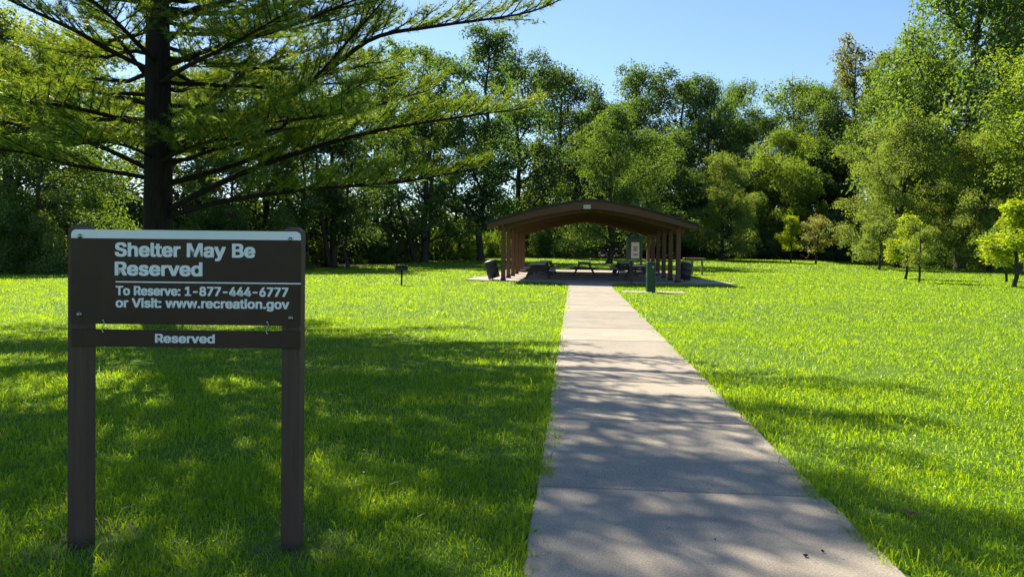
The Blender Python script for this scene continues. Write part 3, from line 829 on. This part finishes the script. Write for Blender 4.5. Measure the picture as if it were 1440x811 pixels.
wo.color = (.036, .066, .02, 1); tag(wo, 'dense dark wood seen between the trunks of the forest edge', 'woodland', kind='stuff')

# ------------------------------------------------------------------ the big pine
PZ = 15.0
bx_, by_ = at(218, PZ)
pine = empty('pine_tree', (bx_, by_, 0), 0, 'big white pine with long sweeping branches behind the sign', 'tree')
O = np.array((bx_, by_, 0.0))
PH = 17.0
rng = np.random.default_rng(5)
tz = np.array([-.4, .0, .15, .5, 1.5, 3, 5, 7, 9, 11, 13, 15, PH])
tr = .84 * np.array([.60, .50, .42, .37, .345, .325, .29, .25, .21, .17, .12, .07, .02])
tp = np.stack([.01 * tz + .03 * np.sin(tz * .7), .02 * np.sin(tz * .5), tz], -1)
MB().tube(tp, tr, 18).build('trunk', M['pine_bark'], pine, True)
def tip(h): return np.array((.01 * h, 0, h))
branches = []
def img_branch(pts, z1, r0=.07):
    n = len(pts); Zs = [PZ + (z1 - PZ) * (i / (n - 1)) ** 1.2 for i in range(n)]
    P = np.array([ip(a, b_, Z) - O for (a, b_), Z in zip(pts, Zs)])
    P[0, :2] = tip(P[0, 2])[:2]
    # smooth: resample with Catmull-Rom
    t = np.linspace(0, n - 1, n * 4); out = []
    E = np.vstack([2 * P[0] - P[1], P, 2 * P[-1] - P[-2]])
    for v in t:
        i = min(int(v), n - 2); f = v - i; a, b_, c, d = E[i:i + 4]
        out.append(.5 * (2 * b_ + (c - a) * f + (2 * a - 5 * b_ + 4 * c - d) * f * f + (3 * b_ - a - 3 * c + d) * f ** 3))
    branches.append((np.array(out), r0, True))
img_branch([(226, 310), (300, 286), (400, 270), (470, 263), (560, 256), (680, 236)], 13.6, .075)
img_branch([(226, 303), (330, 248), (430, 211), (530, 184), (640, 166), (742, 152)], 14.2, .085)
img_branch([(226, 262), (330, 232), (440, 184), (520, 152), (610, 125)], 17.0, .07)
img_branch([(226, 218), (330, 168), (449, 106), (523, 55), (612, 38), (735, 20), (800, -6)], 14.6, .085)
img_branch([(230, 225), (340, 180), (430, 120), (495, 50), (560, -25)], 14.0, .06)
img_branch([(226, 170), (290, 145), (350, 100), (430, 72), (540, 42)], 16.6, .07)
img_branch([(226, 98), (290, 72), (400, 40), (520, -8)], 13.0, .07)
img_branch([(226, 70), (280, 20), (340, -45)], 16.0, .06)
img_branch([(215, 252), (150, 240), (100, 232), (30, 214), (-70, 205)], 14.0, .06)
img_branch([(215, 243), (140, 206), (80, 190), (0, 170), (-90, 150)], 13.2, .065)
img_branch([(215, 150), (120, 125), (60, 105), (-50, 78)], 16.6, .06)
img_branch([(215, 105), (150, 70), (100, 42), (20, 5), (-70, -40)], 14.0, .065)
img_branch([(215, 130), (170, 62), (120, 5), (80, -60)], 16.2, .05)
img_branch([(222, 185), (300, 175), (400, 170), (480, 160)], 10.8, .06)
img_branch([(215, 185), (160, 165), (90, 150), (20, 140)], 11.2, .06)
img_branch([(222, 120), (260, 95), (330, 60), (400, 20)], 10.4, .06)
img_branch([(218, 90), (190, 60), (150, 20), (100, -20)], 10.6, .06)
img_branch([(222, 230), (250, 215), (290, 200), (340, 195)], 11.8, .04)
img_branch([(218, 225), (190, 210), (150, 200), (100, 205)], 12.0, .04)
img_branch([(226, 240), (280, 215), (330, 190), (380, 150)], 19.5, .05)
img_branch([(214, 200), (160, 180), (110, 160), (70, 140)], 19.0, .05)
for i in range(92):
    h = 6.2 + (PH - 7.0) * (i / 92) ** 1.1
    az = i * 2.399 + rng.normal() * .25
    ln = (6.9 * (1 - (h / (PH + 1)) ** 1.9) + .6) * rng.uniform(.75, 1.12)
    el = R(8 + 30 * (h / PH)) + rng.normal() * .08
    dv = np.array((math.cos(az) * math.cos(el), math.sin(az) * math.cos(el), math.sin(el)))
    s = tip(h); e = s + dv * ln
    branches.append((bend(s, e, -.10 * ln, 14, .02, rng), .028 + .008 * ln, False))
for i in range(20):                       # lower boughs on the far side and flanks
    h = 3.2 + 3.2 * i / 20; az = R(-15 + (i * 137.5) % 210); ln = rng.uniform(3.6, 6.0)
    dv = np.array((math.cos(az), math.sin(az), rng.uniform(.05, .35)))
    branches.append((bend(tip(h), tip(h) + dv * ln, -.08 * ln, 14, .03, rng), .055, False))
twigs = MB(); TP, TD, TV = [], [], []
def tufts(p0, d, ln, step):
    """needle bundles along a twig"""
    k = max(2, int(ln / step)); t = (np.arange(k) + rng.uniform(0, 1, k) * .6) / k
    t = .15 + .85 * t
    pts = p0 + d * (t * ln)[:, None]; pts[:, 2] += .10 * ln * t ** 2
    TP.append(pts); TD.append(np.broadcast_to(d, (k, 3)) + rng.normal(size=(k, 3)) * .35 + np.array((0, 0, .28)))
for P, r0, big in branches:
    n = len(P); seg = np.linalg.norm(np.diff(P, axis=0), axis=1); s = np.concatenate([[0], np.cumsum(seg)]); LN = s[-1]
    rad = r0 * .78 * (1 - s / LN) ** .75 + .007
    b = MB().tube(P, rad, 8)
    if big: b.build('branch', M['pine_bark'], pine, True)
    else: twigs.tube(P, rad, 5)
    start = .24 if big else .18
    k = int(LN * (1 - start) / (.12 if big else .13))
    for j in range(k):
        t = start + (1 - start) * (j + rng.uniform(0, .8)) / k
        p = np.array([np.interp(t * LN, s, P[:, c]) for c in range(3)])
        i = min(np.searchsorted(s, t * LN), n - 1); d = unit(P[i] - P[max(i - 1, 0)])
        side = unit(np.cross(d, (0, 0, 1))) * (1 if j % 2 else -1)
        a = R(rng.uniform(32, 70)) * (1 - .5 * t)
        dv = unit(d * math.cos(a) + side * math.sin(a) + np.array((0, 0, rng.normal(.30, .20) if big else rng.normal(.16, .18))))
        tl = (.24 + .88 * math.sin(math.pi * min(1, (1 - t) * .8 + .12))) * rng.uniform(.55, 1.1) * (1 if big else .85)
        e = p + dv * tl; e[2] += .10 * tl
        twigs.tube(np.array([p, (p + e) / 2 - (0, 0, .02), e]), [.012, .009, .004], 4, cap=False)
        tufts(p, dv, tl, .085)
        for q in range(int(tl / .17)):
            u = (.3 + .65 * rng.uniform()); sd = unit(np.cross(dv, (0, 0, 1))) * rng.choice((-1, 1))
            d3 = unit(dv * .75 + sd * rng.uniform(.4, .9) + np.array((0, 0, rng.normal(.12, .2))))
            tufts(p + dv * tl * u, d3, rng.uniform(.14, .40), .085)
twigs.build('twigs', M['pine_bark'], pine)['kind'] = 'stuff'
TP, TD = np.vstack(TP), unit(np.vstack(TD))
NN = 10
n = len(TP)
P = np.repeat(TP, NN, 0); D = unit(np.repeat(TD, NN, 0) + rng.normal(size=(n * NN, 3)) * .40)
keep = (P[:, 2] < 7.4) | (rng.uniform(size=n * NN) < .42)      # out of sight above: fewer, broader needles
P, D = P[keep], D[keep]
S = unit(np.cross(D, rng.normal(size=D.shape)))
ln = rng.uniform(.11, .19, (len(P), 1)); wd = np.where(P[:, 2:3] < 7.4, .0060, .0135)
V = np.stack([P - S * wd, P + S * wd, P + D * ln + np.array((0, 0, -1)) * ln * .08], 1).reshape(-1, 3)
va = np.repeat(np.clip(np.repeat(rng.normal(.45, .16, n), NN) + rng.normal(0, .12, n * NN), 0, 1)[keep], 3)
nd = link('needles', mesh('needles', V, None, np.arange(len(V)).reshape(-1, 3), attrs={'leafvar': va}), M['needle'], pine); nd['kind'] = 'stuff'
print('needles', n * NN, 'tufts', n)

# ------------------------------------------------------------------ grass
def scatter(z0, z1, dens, spread=.80):
    """points on the lawn at depth z0..z1, a little wider than the view"""
    A = spread * (z1 ** 2 - z0 ** 2) + 2.4 * (z1 - z0); n = int(A * dens)
    Z = np.sqrt(RNG.uniform(z0 ** 2, z1 ** 2, n)); hw = spread * Z + 1.2
    xc = RNG.uniform(-1, 1, n) * hw
    x, y = xc * CA - Z * SA, xc * SA + Z * CA
    sd = np.sign(x - .7)
    wob = .03 * np.sin(y * 7.3 + sd) + .025 * np.sin(y * 19 + 2 * sd) + .03 * np.sin(y * 2.1 + sd) + .022 * np.sin(y * 43 + sd) - .02 + np.minimum(0, .9 - RNG.exponential(1, n)) * .03
    keep = ~((x > PX0 + .012 - wob) & (x < PX1 - .012 + wob) & (y < 34))
    # shelter floor, fountain pad
    keep &= ~((y > 34.2) & (y < 50.7) & (x > -4.7 - .8 * (y < 39)) & (x < 6.25 + 1.1 * (y < 39)))
    keep &= ~((y > 32.5) & (y < 34.3) & (x > -.3 - (y - 32.5) * .35) & (x < 1.7 + (y - 32.5) * .5))
    fx, fy = at(915.5, 26.9)
    keep &= ~((np.abs(x - fx - .1) < 1.1) & (np.abs(y - fy - .1) < .38))
    keep &= y < edge_y(x) + 1.0 + 1.2 * np.sin(x * 1.3)
    # sparser, patchy turf
    pat = np.sin(x * 3.1 + 2 * np.sin(y * 1.7)) * np.sin(y * 2.7 + 1.5 * np.sin(x * 2.3))
    keep &= RNG.uniform(size=n) < .80 + .25 * pat
    for cx in (-.553, .553):                      # worn ring round the sign posts
        qx, qy = sx + cx * CA, sy + cx * SA
        dd = np.hypot(x - qx - .05, y - qy)
        keep &= (dd > .07) & (RNG.uniform(size=n) < .12 + dd * 2.4)
    return x[keep], y[keep], pat[keep]

def blades(x, y, pat, h, w, two, lean=1.0):
    n = len(x); z = gz(x, y) - .005
    a = RNG.uniform(0, 2 * math.pi, n); q = RNG.uniform(0, 2 * math.pi, n)
    hh = h * RNG.uniform(.45, 1.25, n) * (1 + .28 * pat) * np.where((np.minimum(np.abs(x - PX0), np.abs(x - PX1)) < .14) & (y < 30), 1.45, 1); ww = w * RNG.uniform(.6, 1.3, n)
    if two: hh = hh * np.where(RNG.uniform(size=n) < .09, RNG.uniform(1.3, 2.0, n), 1)
    ln = lean * RNG.uniform(.15, 1.3, n) * hh
    dx, dy = np.cos(a) * ln, np.sin(a) * ln
    sx_, sy_ = np.cos(q) * ww / 2, np.sin(q) * ww / 2
    B = np.stack([x, y, z], -1); S = np.stack([sx_, sy_, np.zeros(n)], -1)
    mid = B + np.stack([dx * .35, dy * .35, hh * .62], -1)
    tp_ = B + np.stack([dx, dy, hh * (1 - .30 * np.minimum(1, ln / hh))], -1)
    var = np.clip(RNG.normal(.45, .17 if two else .13, n) + .06 * pat, 0, .92)
    dry = RNG.uniform(size=n) < (.014 if two else .003)
    for cx in (-.553, .553):
        dd = np.hypot(x - (sx + cx * CA) - .05, y - (sy + cx * SA))
        dry |= RNG.uniform(size=n) < np.clip(.75 - dd * 2.3, 0, .6)
    var = np.where(dry, RNG.uniform(.95, 1, n), var)
    if two:
        V = np.stack([B - S, B + S, mid + S * .8, mid - S * .8, tp_ + S * .12, tp_ - S * .12], 1)
        f = np.arange(n)[:, None] * 6
        Q = np.concatenate([f + [[0, 1, 2, 3]], f + [[3, 2, 4, 5]]], 0); k = 6
    else:
        V = np.stack([B - S, B + S, tp_ + S * .2, tp_ - S * .2], 1)
        Q = np.arange(n)[:, None] * 4 + [[0, 1, 2, 3]]; k = 4
    return V.reshape(-1, 3), Q, np.repeat(var, k)
GVs, GQs, GA, off = [], [], [], 0
for z0, z1, dens, h, w, two in [(2.2, 5.2, 5600, .055, .0055, True), (5.2, 9, 2200, .058, .0075, True), (9, 16, 950, .062, .011, False),
                                (16, 30, 310, .068, .018, False), (30, 55, 100, .075, .036, False), (55, 98, 26, .09, .07, False)]:
    x, y, pat = scatter(z0, z1, dens)
    V, Q, a = blades(x, y, pat, h, w, two)
    GVs.append(V); GQs.append(Q + off); GA.append(a); off += len(V)
    print('grass', z0, len(x))
gr_o = link('grass', mesh('grass', np.vstack(GVs), np.vstack(GQs), attrs={'leafvar': np.concatenate(GA)}), M['grass'])
tag(gr_o, 'mown green lawn grass on both sides of the path', 'grass', kind='stuff')

# clover among the near grass: small round leaves
x, y, pat = scatter(2.4, 9, 260)
n = len(x)
P = np.stack([x, y, gz(x, y) + RNG.uniform(.02, .06, n)], -1)
V, Q = leaf_quads(P, unit(RNG.normal(size=(n, 3)) * .35 + np.array((0, 0, 1))), RNG.uniform(.014, .028, n), RNG.uniform(.012, .024, n), RNG, .1)
cl = link('clover', mesh('clover', V, Q, attrs={'leafvar': np.repeat(RNG.uniform(.3, .8, n), 4)}), M['grass'])
tag(cl, 'small clover leaves scattered among the near grass', 'clover', kind='stuff')
